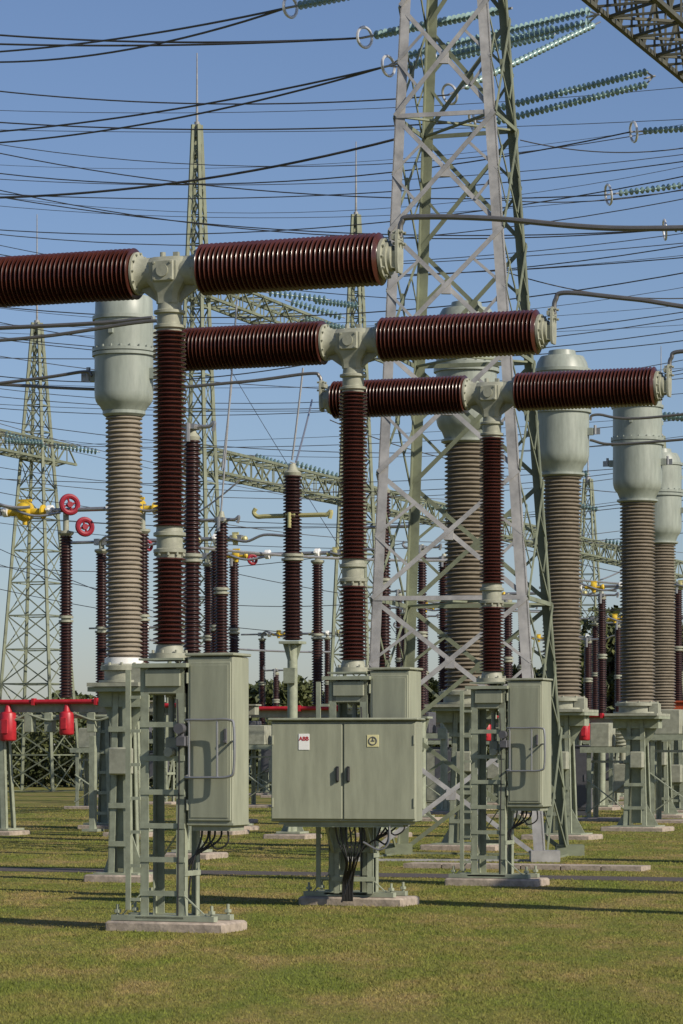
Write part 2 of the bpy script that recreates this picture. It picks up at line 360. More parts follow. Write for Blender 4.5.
# ---------------------------------------------------------------- post insulators
def post(loc,z0,z1,r,label,bar=None,name='post_insulator',yel=False):
    R=root(name,loc,SR,label,'insulator post','free-standing insulator posts')
    zm=(z0+z1)/2
    i1=MB().lathe(sheds(z0,zm-.06,r*.72,r,.065),seg=22); obj('insulator',i1,'porcd',R)
    i1=MB().lathe(sheds(zm+.06,z1,r*.68,r*.95,.065),seg=22); obj('insulator',i1,'porcd',R)
    obj('flange',MB().lathe([(zm-.08,r*.8),(zm-.06,r*1.1),(zm-.02,r*1.1),(zm-.02,r*.8),(zm+.02,r*.8),(zm+.02,r*1.1),(zm+.06,r*1.1),(zm+.08,r*.8)],seg=20),'paintl',R)
    obj('cap',MB().lathe([(z1-.02,r*.8),(z1+.04,r*.9),(z1+.1,r*.5),(z1+.22,r*.3)],seg=20),'paintl',R)
    p=MB().cyl((0,0,.1),(0,0,z0-.05),.10,18); p.box((0,0,z0-.05),(.42,.42,.05)); p.box((0,0,.12),(.5,.5,.04))
    for a in range(4):
        q=Matrix.Rotation(a*math.pi/2,3,'Z')
        p.plate([(.1,.14),(.24,.14),(.1,.45)],.02,q); p.plate([(.1,z0-.4),(.2,z0-.07),(.1,z0-.07)],.02,q)
    p.box((.0,-.14,z0-.7),(.24,.1,.3))
    obj('pedestal',p,'frame',R)
    obj('foundation_slab',MB().box((0,0,.03),(.9,.9,.12),bev=.02),'conc',R)
    if bar:
        a,b,z=bar; rr=.045 if yel else .032
        t=MB().tube(arc([(a-.06,0,z+.16),(a-.10,0,z+.08),(a-.02,0,z),(a+.15,0,z),(0,0,z),(b-.15,0,z),(b,0,z),(b+.09,0,z+.06),(b+.06,0,z-.08)],5),rr,8); t.box((0,0,z),(.2,.3,.08)); t.tube([(0,-.17,z-.25),(0,-.17,z+.05)],.04,8)
        obj('contact_bar',t,'bar' if yel else 'tube',R)
    return R
post(G(292.5,59),3.9,7.15,.20,'dark brown insulator post with horizontal yellowish contact bar',(-.72,.72,6.35),yel=True)
post(G(192,48),2.9,6.7,.15,'dark brown insulator post with tall slender porcelain',(-.3,.3,6.9))
post(G(221.5,62),3.6,6.45,.15,'dark brown insulator post standing on grey pedestal',(-.5,.3,6.5))
post(G(234,72),2.9,6.3,.13,'slim dark insulator post with metal cap',(-.4,.4,6.4))
post(G(384,60),3.3,6.9,.14,'slim dark insulator post behind tower leg',(-.4,.5,6.2))
post(G(602,88),2.8,6.2,.14,'slim dark insulator post near far hedge',(-.4,.4,6.3))
post(G(588,96),2.8,5.2,.14,'short dark insulator post near far hedge',(-.4,.4,5.3))
post(G(678,90),3.0,6.6,.15,'slim dark insulator post on grey pedestal',(-.5,.5,6.7))
post(G(444,82),2.9,6.9,.17,'slim dark insulator post with metal cap',(-.6,.6,7.0))
for x,d,zt in((410,88,5.2),(422,74,6.6),(522,92,6.0),(548,100,4.9),(425,105,6.3),(508,78,5.6),(618,108,6.2),(276,112,4.6),(399,98,6.8)):
    post(G(x,d),2.6,zt,.13,'slim dark insulator post near far hedge',(-.4,.4,zt+.15))

# ---------------------------------------------------------------- disconnectors
def disconnector(loc,label,big=True):
    R=root('disconnector_switch',loc,SR,label,'disconnector','disconnector switches with insulator posts')
    zb=2.72; zt=6.1; zc=zt+(.52 if big else .25)
    b=MB().box((0,0,zb-.12),(4.2,.24,.18)); b.box((0,-.02,zb+.0),(4.3,.34,.03))
    for x in(-1.5,1.5): b.box((x,0,zb-.25),(.7,.5,.04))
    obj('base_beam',b,'paintl',R)
    for x in(-1.5,1.5):
        p=MB()
        for sx in(-1,1):
            for sy in(-1,1):
                p.angle((x+sx*.26,sy*.24,.12),(x+sx*.15,sy*.15,zb-.27),.11,(-sx,0,0),(0,-sy,0),.012)
        for k in range(5): p.box((x,-.2+.015*k,.35+k*.45),(.40-.03*k,.012,.07))
        p.box((x,0,1.3),(.16,.16,2.4)); p.box((x,0,.12),(.75,.75,.04))
        obj('pedestal',p,'frame',R)
        obj('foundation_slab',MB().box((x,0,.03),(.95,.95,.12),bev=.02),'conc',R)
    for x in((-1.7,0,1.7) if big else (-1.6,1.15)):
        i=MB().lathe(sheds(zb+.08,zb+1.62,.10,.14,.062),(x,0,0),seg=20); obj('insulator',i,'porcd',R)
        i=MB().lathe(sheds(zb+1.74,zt,.095,.135,.062),(x,0,0),seg=20); obj('insulator',i,'porcd',R)
        obj('flange',MB().lathe([(zb+1.6,.1),(zb+1.62,.15),(zb+1.66,.15),(zb+1.66,.1),(zb+1.70,.1),(zb+1.70,.15),(zb+1.74,.15),(zb+1.76,.1)],(x,0,0),seg=18),'paintl',R)
        obj('cap',MB().lathe([(zt-.02,.1),(zt+.04,.16),(zt+.08,.16),(zt+.1,.06),(zc,.06)],(x,0,0),seg=18),'paintl',R)
    t=MB().cyl((-1.75,0,zc),(1.6,0,zc),.045,12); t.cyl((-2.5,0,zc),(-1.75,0,zc),.035,10)
    for x in(-1.7,-1.5,1.55,1.7): t.box((x,0,zc),(.12,.14,.14))
    t.tube(arc([(-1.6,-.1,zc),(-1.35,-.25,zc+.10),(-1.1,-.3,zc+.04),(-.6,-.2,zc-.12),(-.1,-.05,zc-.05)],5),.028,8)
    t.tube(arc([(1.5,-.08,zc),(1.9,-.1,zc-.08),(2.3,-.1,zc+.05),(2.8,-.1,zc+.02)],5),.03,8)
    obj('contact_tube',t,'tube',R)
    sc_=((-.92,.85),(1.62,.72)) if big else ((-.9,.5),(.55,.36),(1.6,.42))
    for xx,sc in sc_:
        y=MB().lathe([(-.17*sc,.10*sc),(-.15*sc,.20*sc),(-.06*sc,.25*sc),(.06*sc,.25*sc),(.15*sc,.20*sc),(.17*sc,.10*sc)],(xx,0,zc),(1,0,0),22); y.cyl((xx-.5*sc,0,zc-.02),(xx+.6*sc,0,zc-.02),.085*max(sc,.6),12)
        y.box((xx,0,zc+.26*sc),(.34*sc,.05,.05)); y.cyl((xx,0,zc-.2*sc),(xx,0,zc-.33*sc),.06,10)
        y.lathe([(0,.1*sc),(.03,.17*sc),(.07,.17*sc),(.1,.1*sc)],(xx+.42*sc,0,zc-.02),(1,0,0),18)
        obj('yellow_drive_head',y,'yellow' if (big or sc==.5) else 'bar',R)
    for xx in((-1.35,-.35,1.0) if big else(-1.3,-.1,1.15)):
        y=MB().lathe([(-.06,.05),(-.05,.11),(.05,.11),(.06,.05)],(xx,0,zc),(1,0,0),18); y.cyl((xx,-.01,zc),(xx,-.2,zc+.02),.03,8)
        obj('white_coupling',y,'white',R)
    for cx,cz,rad in ((.13,zc+.10,.17),(.47,zc-.36,.15)) if big else ((-.45,zc-.12,.10),):
        q=MB().torus((cx,-.1,cz),(.9,-1,.1),rad,.055 if big else .035)
        q.cyl((cx-.05,-.04,cz),(cx+.04,-.15,cz),.06 if big else .035,10)
        for a in range(2):
            d=Vector((math.cos(a*1.57+.3)*.74,math.cos(a*1.57+.3)*.66,math.sin(a*1.57+.3)))*rad; c0=Vector((cx,-.1,cz)); q.tube([c0-d,c0+d],.022,6)
        obj('red_hand_ring',q,'redd',R)
    o=MB().cyl((-2.2,-.25,zb),(1.9,-.25,zb),.05,10)
    for x in(-1.9,-.6,.8,1.7): o.box((x,-.25,zb),(.06,.14,.14))
    obj('red_torsion_rod',o,'red',R)
    for x,rr,hh in((-1.2,.17,.60),(.12,.15,.48)) if big else ((-1.1,.15,.5),(.6,.13,.4)):
        o=MB().lathe([(0,rr*.75),(.02,rr*.95),(.04,rr),(hh-.05,rr),(hh-.02,rr*.9),(hh,rr*.5),(hh+.14,.05)],(x,-.22,zb-.20-hh),seg=18)
        o.box((x,-.22-rr*.9,zb-.2-hh*.5),(rr*.9,.06,hh*.5),bev=.01)
        obj('red_drive_unit',o,'red',R)
    if big:
        g=MB()
        for x in(-.75,-.3,.65,1.15): g.box((x,-.12,zb-.42),(.18,.2,.4),bev=.01)
        for x,x2 in((-1.5,-.75),(-.75,.3),(.3,1.3)): g.tube(arc([(x,-.2,zb-.25),((x+x2)/2,-.24,zb-.38),(x2,-.2,zb-.22)],6),.022,6)
        g.cyl((-2.1,-.16,zb-.30),(1.5,-.16,zb-.30),.04,8); g.box((.65,-.1,1.05),(.12,.12,1.95)); g.box((.65,-.1,.12),(.34,.34,.05))
        obj('drive_pipework',g,'frame',R)
    obj('control_box',MB().box((1.5,-.3,1.1),(.4,.25,.5),bev=.02),'paintl',R)
    return R
D0=G(66,61)
dA=disconnector(D0,'disconnector switch with yellow heads, red rings and red drive gear')
W=V*5.17
plain='disconnector switch on grey pedestals with slim dark insulators'
dB=disconnector(D0+W,plain,False)
copy_tree(dB,D0+W*2+U*.4)
for p in (G(452,96),G(640,104),G(150,112),G(300,118),G(560,122),G(525,88),G(625,84)): copy_tree(dB,p,label='distant '+plain,skip=('red_drive_unit','red_torsion_rod','red_hand_ring') if p.y>98 else ('red_hand_ring',))

# ---------------------------------------------------------------- steel equipment stands in the middle distance
def stand(loc,w,h,label):
    R=root('equipment_stand',loc,SR,label,'equipment stand','low steel equipment stands behind the breakers')
    f=MB()
    for sx in(-1,1):
        for sy in(-1,1): f.angle((sx*w/2,sy*.35,.05),(sx*w/2,sy*.35,h),.11,(-sx,0,0),(0,-sy,0),.014)
        f.beam((sx*w/2,-.35,.2),(sx*w/2,.35,h-.1),.06,.02); f.box((sx*w/2,0,h*.5),(.05,.7,.08))
    f.box((0,-.35,h+.05),(w+.3,.14,.14)); f.box((0,.35,h+.05),(w+.3,.14,.14)); f.beam((-w/2,-.36,.2),(w/2,-.36,h*.6),.07,.02); f.beam((w/2,-.36,.2),(-w/2,-.36,h*.6),.07,.02)
    obj('steel_frame',f,'frame',R)
    c=MB().box((-w*.2,-.05,h+.42),(w*.45,.6,.6),bev=.02); c.box((w*.28,-.1,h*.62),(w*.32,.5,h*.42),bev=.02); c.cyl((w*.25,0,h+.1),(w*.25,0,h+.5),.16,16); 
    for k in range(4): c.lathe([(0,.16),(.03,.2),(.06,.16)],(w*.25,0,h+.14+k*.09),seg=16)
    c.cyl((w*.25,0,h*.8),(w*.25,0,h+.12),.09,10); c.box((-w*.2,-.05,h+.1),(w*.3,.4,.1)); c.box((0,-.1,h*.86),(w,.1,.06))
    obj('apparatus_case',c,'dark' if w>1.5 else 'paintl',R)
    obj('foundation_slab',MB().box((0,0,.02),(w+.6,1.1,.12),bev=.02),'conc',R)
for x,d,w,h in((100,90,1.3,1.7),(148,98,1.6,2.0),(268,92,1.3,1.8),(258,118,2.2,2.2),(432,84,1.6,2.1),(455,110,2.2,2.0),(535,80,1.2,1.6),(590,92,1.6,2.0),(612,74,1.1,1.7),(660,98,2.0,2.3),(682,72,1.4,2.0),(575,112,2.2,2.2),(640,118,2.4,2.4)):
    stand(G(x,d),w,h,'low steel equipment stand carrying dark apparatus case' if w>1.5 else 'low steel equipment stand carrying grey apparatus case')
R=root('switchgear_locker',G(686,79),SR,'orange-red metal locker on grey steel legs','cabinet')
obj('locker_body',MB().box((0,0,2.55),(1.3,.6,.9),bev=.02).box((0,-.0,3.02),(1.4,.7,.05),bev=.01),'orange',R)
obj('legs',MB().box((-.5,0,1.05),(.1,.4,2.1)).box((.5,0,1.05),(.1,.4,2.1)).box((0,0,2.06),(1.2,.5,.08)).box((0,0,.6),(1.0,.08,.08)),'frame',R)

# ---------------------------------------------------------------- lattice work
def lattice_faces(bc,tc,n,mw,panel_pow=1.0,hor=True,t=None):
    mb=MB()
    fr=[0]
    for i in range(1,n+1): fr.append(1-(1-i/n)**panel_pow if panel_pow!=1 else i/n)
    for k in range(4):
        a0,a1=bc[k],tc[k]; b0,b1=bc[(k+1)%4],tc[(k+1)%4]
        nrm=(b0-a0).cross(a1-a0).normalized()
        for i in range(n):
            p=a0.lerp(a1,fr[i]);q=b0.lerp(b1,fr[i]);p2=a0.lerp(a1,fr[i+1]);q2=b0.lerp(b1,fr[i+1])
            off=nrm*(t or mw*.3)
            mb.beam(p+off,q2+off,mw,mw*.25,up=nrm); mb.beam(q-off,p2-off,mw,mw*.25,up=nrm)
            if hor: mb.beam(p,q,mw,mw*.3,up=nrm)
    return mb
def lattice_tower():
    R=root('lattice_tower',(0,0,0),0,'large steel lattice gantry tower with grey and green legs','tower')
    base=[Vector((.28,46.8,0)),Vector((3.15,46.5,0)),Vector((3.75,49.3,0)),Vector((.95,49.9,0))]
    t14=[Vector(((401-CX)*48.5/F,48.5,14.0)),Vector(((486-CX)*48.1/F,48.1,14.0)),Vector(((508-CX)*49.4/F,49.4,14.0)),Vector(((428-CX)*49.9/F,49.9,14.0))]
    k=20/14; top=[b+(t-b)*k for b,t in zip(base,t14)]
    R.location=(1.95,48.1,0); off=Vector(R.location)
    base=[b-off for b in base]; top=[b-off for b in top]
    for i,m in enumerate(('galv','galv','green','green')):
        b,t=base[i],top[i]
        nx=base[(i+1)%4]-b; ny=base[(i-1)%4]-b
        obj('leg',MB().angle(b,t,.16,nx,ny,.02).box(b+Vector((0,0,.05)),(.45,.45,.25)),m,R)
    n=11
    fr=[0]+[1-(1-i/n)**1.15 for i in range(1,n+1)]
    for k,(nm,m,mw) in enumerate((('front_bracing','galv',.072),('side_bracing','green',.07),('rear_bracing','green',.07),('side_bracing','green',.07))):
        lb=MB()
        a0,a1=base[k],top[k]; b0,b1=base[(k+1)%4],top[(k+1)%4]; nrm=(b0-a0).cross(a1-a0).normalized(); o1=nrm*.022
        for i in range(n):
            p=a0.lerp(a1,fr[i]);q=b0.lerp(b1,fr[i]);p2=a0.lerp(a1,fr[i+1]);q2=b0.lerp(b1,fr[i+1])
            lb.beam(p+o1,q2+o1,mw,.016,up=nrm); lb.beam(q-o1,p2-o1,mw,.016,up=nrm)
            if i%2==0: lb.beam(p,q,mw,.02,up=nrm)
            if i<8:
                for (l0,l1,o_) in ((p,p2,q2),(p2,p,q),(q,q2,p2),(q2,q,p)):
                    lb.beam(l0.lerp(l1,.5),l0.lerp(o_,.25) ,.045,.012,up=nrm)
            xc=(p+q2+q+p2)/4; zd=(p2-p).normalized()
            lb.beam(xc-zd*.09,xc+zd*.09,.15,.05,up=nrm)
        obj(nm,lb,m,R)
    for f_ in(fr[2],fr[4],fr[6],fr[8]):
        lb=MB(); P=[b.lerp(t,f_) for b,t in zip(base,top)]; lb.beam(P[0],P[2],.06,.03); lb.beam(P[1],P[3],.06,.03)
        obj('diaphragm_bracing',lb,'green',R)
lattice_tower()
def mast(loc,hb,wb,wt,htip,label,n=16,mw=.09,arm=None,m='green'):
    R=root('lattice_mast',loc,SR,label,'lattice mast','distant lattice lightning masts')
    bc=[Vector((x*wb,y*wb,0)) for x,y in((-1,-1),(1,-1),(1,1),(-1,1))]; tc=[Vector((x*wt,y*wt,hb)) for x,y in((-1,-1),(1,-1),(1,1),(-1,1))]
    lg=MB()
    for b,t in zip(bc,tc): lg.beam(b,t,mw*1.2)
    obj('legs',lg,m,R); obj('lattice_bracing',lattice_faces(bc,tc,n,mw*.55,1.25),m,R)
    obj('lightning_rod',MB().cyl((0,0,hb-.3),(0,0,htip),.05,8,.018).cyl((0,0,hb-.4),(0,0,hb+.1),wt*.9,10),'galv',R)
mast(G(197,100),22.6,.85,.10,25.0,'slender green lattice mast with lightning rod carrying gantry beam',n=20)
mast(G(356,115),22.3,.9,.10,25.1,'slender green lattice mast with lightning rod behind lattice tower',n=20)
mast(G(37,130),20.3,1.45,.14,25.0,'green lattice mast with wide base and lightning rod',mw=.10)
mast(G(661,150),17.5,1.2,.12,22,'far lattice mast with thin lightning rod',n=12)
mast(G(588,190),19,1.3,.2,24,'very distant lattice mast above hedge',n=10)
def truss(p1,p2,w,h,n,mw,label,m='green'):
    p1=Vector(p1);p2=Vector(p2); R=root('gantry_beam',p1,0,label,'gantry beam','lattice gantry beams')
    d=p2-p1; dn=d.normalized(); s=Vector((0,0,1)).cross(dn).normalized()
    cs=[s*a*w/2+Vector((0,0,b*h/2)) for a,b in((-1,-1),(1,-1),(1,1),(-1,1))]
    ch=MB()
    for c in cs: ch.beam(c,c+d,mw*1.3)
    obj('chords',ch,m,R)
    br=MB()
    for k in range(4):
        a,b=cs[k],cs[(k+1)%4]
        for i in range(n):
            f0,f1=d*(i/n),d*((i+1)/n)
            br.beam(a+f0,b+f0,mw*.6); 
            if i%2: br.beam(a+f0,b+f1,mw*.7)
            else: br.beam(b+f0,a+f1,mw*.7)
    obj('lattice_bracing',br,m,R)
tw=Vector((2.0,48.5,16.6))
truss(tw,tw+V*26+Vector((.4,0,0)),1.25,1.15,30,.075,'dark lattice gantry beam overhead joined to the large tower','brown')
m1=G(197,100);m2=G(356,115)
truss(m1+Vector((0,0,17.2)),m2+Vector((0,0,17.2))+V*2,.9,.7,18,.07,'green lattice gantry beam between two slender masts')
truss((-4.7,103,11.7),(19,166,11.7),.9,.75,64,.07,'long green lattice gantry beam crossing behind the posts')
m3=G(37,130)
truss(m3+Vector((0,0,14.8))-V*14,m3+Vector((0,0,14.8))+V*3,.9,.8,18,.08,'green lattice gantry beam carried by wide mast')

# ---------------------------------------------------------------- wires
def wire(a,b,sag=.3,r=.02,lab='dark overhead conductor sagging slightly',n=20,name='overhead_wire',m='wire'):
    a=Vector(a);b=Vector(b); pts=[]
    for i in range(n+1):
        t=i/n; p=a.lerp(b,t)-a; p.z-=sag*4*t*(1-t); pts.append(p)
    return obj(name,MB().tube(pts,r,6),m,None,a,0,label=lab,category='wire',group='overhead conductors')
def istring(a,b,n,r,ringat=True,rr=.17,two=0):
    a=Vector(a);b=Vector(b); d=b-a; L=d.length; dn=d/L
    R=root('insulator_string',a,0,'pale teal glass disc insulator string with metal ring at its end' if ringat else 'small far teal glass disc insulator string','insulator string','glass insulator strings')
    side=Vector((0,0,1))
    rows=[side*0] if not two else [side*two,side*-two]
    for s in rows:
        g=MB(); p=L*.86/n
        for i in range(n):
            o=s+dn*(L*.1+i*p); g.lathe([(0,.022),(p*.25,r*.9),(p*.36,r),(p*.42,r*.45),(p*.6,.022),(p*.99,.022)],o,dn,12)
        obj('glass_discs',g,'glass',R)
    f=MB().tube([Vector((0,0,0)),dn*L*.1],.022,6); f.tube([dn*L*.94,dn*L],.022,6)
    for s in rows:
        f.tube([dn*L*.02,s+dn*L*.1],.018,6); f.tube([dn*L*.99,s+dn*L*.95],.018,6)
    obj('clevis',f,'tube',R)
    if ringat: obj('grading_ring',MB().torus(dn*.1,dn+Vector((.3,-.25,0)),rr,.028,24,6),'ring',R)
ST=[
 (286,8,52, 420,-18,50,24,0),
 (361,38,54, 512,8,51,28,0),
 (384,67,56, 600,14,53,38,.10),
 (448,95,62, 600,22,70,30,0),
 (468,122,60, 655,76,62,34,.13),
 (630,132,66, 760,124,68,22,0),
 (605,195,70, 740,178,72,22,0),
 (661,230,74, 790,222,75,20,0),
 (430,60,70, 560,30,72,24,.09),
]
for x,y,d,x2,y2,d2,n,tw_ in ST:
    istring(S(x,y,d),S(x2,y2,d2),n,.082,rr=10.5*d/F*.95,two=tw_)
for k,(x,y,d,xl,yl,dl,sg) in enumerate([
 (286,8,52,-60,55,62,.15),(286,8,52,-60,60,64,.35),
 (361,38,54,-60,42,58,.1),(361,38,54,-60,30,60,.15),
 (384,67,56,-60,136,68,.2),(384,67,56,-60,146,69,.3),
 (448,95,62,-60,84,66,.3),(468,122,60,-60,118,66,.2),
 (630,132,66,-60,165,80,.8),(605,195,70,-60,140,80,.6),(661,230,74,-60,186,84,.6),(661,230,74,-60,176,84,.8)]):
    wire(S(xl,yl,dl),S(x,y,d),sg,.020 if k<6 else .016)
L=[
 (-60,198,60,400,138,55,.3,.024),(-60,190,80,760,150,70,.6,.014),(-60,225,80,760,160,66,.8,.014),
 (-60,244,80,760,232,70,1.0,.014),(-60,262,80,760,250,70,.5,.014),(-60,300,84,760,258,72,.9,.016),
 (-60,232,90,420,300,80,.3,.012),(-60,310,90,760,330,80,1.1,.014),(-60,330,90,760,318,80,1.0,.014),
 (-60,356,90,760,300,80,.6,.014),(-60,346,86,760,370,86,.9,.012),(-60,390,95,760,360,90,1.0,.013),
 (-60,410,95,760,430,90,1.0,.013),(-60,440,95,760,410,90,.6,.012),(-60,405,99,500,500,110,.8,.012),
 (-60,470,100,760,455,100,1.2,.012),(-60,420,120,760,560,130,.7,.012),(-60,480,100,760,480,90,1.4,.013),
 (-60,545,90,400,600,85,.8,.012),(-60,560,92,420,540,85,.6,.012),(180,560,90,760,600,85,.8,.012),
 (-60,575,95,420,640,85,.4,.012),(200,520,90,760,505,95,.9,.012),(420,515,80,760,590,95,.4,.012),
 (190,300,104,400,640,85,.2,.010),(520,140,70,760,130,70,.4,.014),(500,200,70,760,170,70,.3,.014),
 (500,270,70,760,290,70,.4,.014),(-60,520,90,240,640,70,.2,.010),(540,480,80,760,470,90,.5,.012),
 (-60,368,88,330,360,80,.5,.016),(330,420,80,540,470,85,.3,.014),
]
for x1,y1,d1,x2,y2,d2,sg,r in L: wire(S(x1,y1,d1),S(x2,y2,d2),sg,r)
rw=random.Random(21)
for i in range(26):
    y=90+i*17+rw.uniform(-6,6); d=rw.uniform(78,115)
    wire(S(-60,y+rw.uniform(0,35),d+8),S(760,y-rw.uniform(-15,30),d),rw.uniform(.3,1.5),rw.choice((.010,.012,.015)))
for x,y,d,x2,y2 in((285,300,106,345,318),(262,292,104,330,300),(300,318,108,350,330),(0,432,122,50,448),(48,445,128,100,452),(250,455,110,300,470),(290,462,114,350,480),(420,505,125,470,512),(600,540,148,650,548),(640,415,90,700,418),(555,500,140,600,510),(0,440,118,45,443),(310,300,112,360,306),(540,470,120,590,474)):
    istring(S(x,y,d),S(x2,y2,d+1),12,.14,ringat=False)
def term(Bl,s,dz=.24): return Bl+U*(s*2.325)+Vector((0,0,ZA+dz))
def droplead(pts,r,lab): 
    o=Vector(pts[0]); obj('connecting_conductor',MB().tube([p-o for p in arc(pts,10)],r,8),'lead',None,o,0,label=lab,category='wire',group='equipment connection leads')
t=term(B1,1); droplead([t-Vector((0,0,.05)),t+U*.02+Vector((0,0,.09)),t+U*.14+Vector((0,0,.13)),t+U*.9+Vector((0,0,.07)),t+U*2.2+Vector((0,0,-.1)),t+U*4+Vector((0,0,-.12)),t+U*6+Vector((0,0,.1))],.026,'bent conductor leaving breaker terminal')
t=term(B2,1); droplead([t-Vector((0,0,.05)),t+U*.02+Vector((0,0,.10)),t+U*.15+Vector((0,0,.17)),t+U*.9+Vector((0,0,.06)),t+U*2.2+Vector((0,0,-.12)),t+U*5+Vector((0,0,0))],.026,'bent conductor leaving breaker terminal')
t=term(B3,1); droplead([t-Vector((0,0,.05)),t+U*.02+Vector((0,0,.10)),t+U*.2+Vector((0,0,.18)),t+U*1.4+Vector((0,0,.1)),t+U*4+Vector((0,0,.2))],.026,'bent conductor leaving breaker terminal')
t=term(B3,-1); droplead([t-Vector((0,0,.05)),t-U*.03+Vector((0,0,.08)),t-U*.2+Vector((0,0,.12)),t-U*1.2+Vector((0,0,.05)),t-U*3+Vector((0,0,.03)),t-U*6+Vector((0,0,.3))],.022,'bent conductor leaving breaker terminal')
t=term(B2,-1); droplead([t-Vector((0,0,.05)),t-U*.03+Vector((0,0,.08)),t-U*.3+Vector((0,0,.10)),t-U*2+Vector((0,0,-.02)),t-U*5+Vector((0,0,.05))],.022,'bent conductor leaving breaker terminal')
A=S(92,376,39.4); droplead([A,A-U*.12+Vector((0,0,.06)),A-U*.8+Vector((0,0,.0)),A-U*3+Vector((0,0,-.15))],.022,'conductor joined to transformer head')
A=S(152,318,38.4); droplead([A,A-U*1+Vector((0,0,-.03)),A-U*4+Vector((0,0,0))],.028,'thick conductor passing in front of transformer head')
A=S(590,420,58.5); droplead([A,A+U*.15+Vector((0,0,.1)),A+U*1.2+Vector((0,0,.0)),A+U*5+Vector((0,0,.3))],.026,'conductor joined to transformer head')
A=S(590,440,58.5); droplead([A,A+U*.5+Vector((0,0,-.1)),A+U*2+Vector((0,0,-.05)),A+U*5+Vector((0,0,.1))],.026,'conductor joined to transformer head')
for a,b in((S(303,368,59),S(292,460,59)),(S(296,462,59),S(312,400,70)),(S(237,300,62),S(221,512,62)),(S(232,380,62),S(222,470,62)),(S(186,520,70),S(240,480,70)),(S(600,580,88),S(640,560,90))):
    wire(a,b,.05,.022,'thin pale drop lead down to insulator post',name='drop_lead',m='tube')
for a,b in((S(200,548,64),S(480,560,70)),(S(150,640,90),S(330,652,96)),(S(420,600,86),S(560,612,92)),(S(540,575,90),S(690,585,96)),(S(-20,495,61),S(30,507,61))):
    wire(a,b,.1,.035,'aluminium busbar tube linking insulator posts',name='busbar_tube',m='tube')

# ---------------------------------------------------------------- kiosks and small equipment
def kiosk(loc,label,m='paintl',h=1.5,w=.6):
    R=root('equipment_kiosk',loc,SR,label,'cabinet','small outdoor equipment kiosks')
    obj('kiosk_body',MB().box((0,0,.15+h/2),(w,.4,h),bev=.02).box((0,0,.16+h),(w+.1,.5,.04),bev=.01).box((0,0,.08),(w*.9,.36,.16)),m,R)
    obj('door',MB().box((0,-.208,.15+h/2),(w*.9,.012,h*.92),bev=.005).cyl((w*.35,-.22,h*.55),(w*.35,-.22,h*.65),.015,8),m,R)
for x,d,h,w,m in((578,80,1.7,.7,'dark'),(606,96,1.4,.8,'paintl'),(440,92,1.6,.8,'paintl')):
    kiosk(G(x,d),'small grey equipment kiosk standing on the grass' if m!='dark' else 'dark grey equipment kiosk below the transformers',m,h,w)

# ---------------------------------------------------------------- house far away
R=root('house',G(700,210),.3,'small pale house with tiled roof beyond the hedge','house')
obj('wall',MB().box((0,0,2.4),(9,7,4.8)),'brick',R)
rf=MB(); rf.add([(-4.8,-3.9,4.7),(4.8,-3.9,4.7),(4.8,3.9,4.7),(-4.8,3.9,4.7),(-4.8,0,7.6),(4.8,0,7.6)],[(0,1,5,4),(2,3,4,5),(0,4,3),(1,2,5),(3,2,1,0)]); obj('roof',rf,'roof',R,smooth=False)
for x in(-2.5,0,2.5): obj('window',MB().box((x,-3.52,2.6),(1.1,.08,1.3)),'dark',R)

# ---------------------------------------------------------------- vegetation
def leafmesh(name,centres,radii,nper,size,m,parent=None,loc=(0,0,0),**pr):
    P=[];
    for c,r,n in zip(centres,radii,nper):
        d=rng.normal(size=(n,3)); d/=np.linalg.norm(d,axis=1)[:,None]; rad=(rng.random(n)**.45)[:,None]
        P.append(np.array(c)+d*rad*np.array(r))
    P=np.concatenate(P); n=len(P)
    a=rng.normal(size=(n,3)); a/=np.linalg.norm(a,axis=1)[:,None]; b=rng.normal(size=(n,3)); b-=a*(a*b).sum(1)[:,None]; b/=np.linalg.norm(b,axis=1)[:,None]
    s=(size*(.5+rng.random(n)))[:,None]
    vs=np.stack([P-a*s,P+b*s*.55,P+a*s,P-b*s*.55],1).reshape(-1,3)
    me=bpy.data.meshes.new(name); me.vertices.add(4*n); me.vertices.foreach_set('co',vs.ravel().astype(np.float32))
    me.loops.add(4*n); me.loops.foreach_set('vertex_index',np.arange(4*n,dtype=np.int32)); me.polygons.add(n)
    me.polygons.foreach_set('loop_start',np.arange(n,dtype=np.int32)*4); me.update(calc_edges=True); me.validate()
    me.materials.append(M[m]); o=bpy.data.objects.new(name,me); COL.objects.link(o); o.location=loc
    if parent: o.parent=parent
    for k,v in pr.items(): o[k]=v
    return o
def tree(loc,h,w,seed,m='leaf'):
    rr=random.Random(seed)
    R=root('tree',loc,rr.random()*6,'leafy green tree rising behind the substation hedge','tree','trees beyond the hedge')
    t=MB().cyl((0,0,-.1),(0.1,0,h*.45),.03*h,10,.018*h)
    cs=[];rs=[];ns=[]
    for i in range(16):
        a=rr.random()*6.28; q=rr.random()**.6*w*.42; z=h*(.35+.55*rr.random()); q*=1.15-.7*abs(z/h-.5)
        c=(q*math.cos(a),q*math.sin(a),z); cs.append(c); k=w*.16*(.7+.6*rr.random()); rs.append((k,k,k*.8)); ns.append(420)
        t.cyl((0.05,0,h*.3),c,.012*h,6,.004*h)
    obj('trunk',t,'bark',R); leafmesh('crown',cs,rs,ns,.19,m,R)
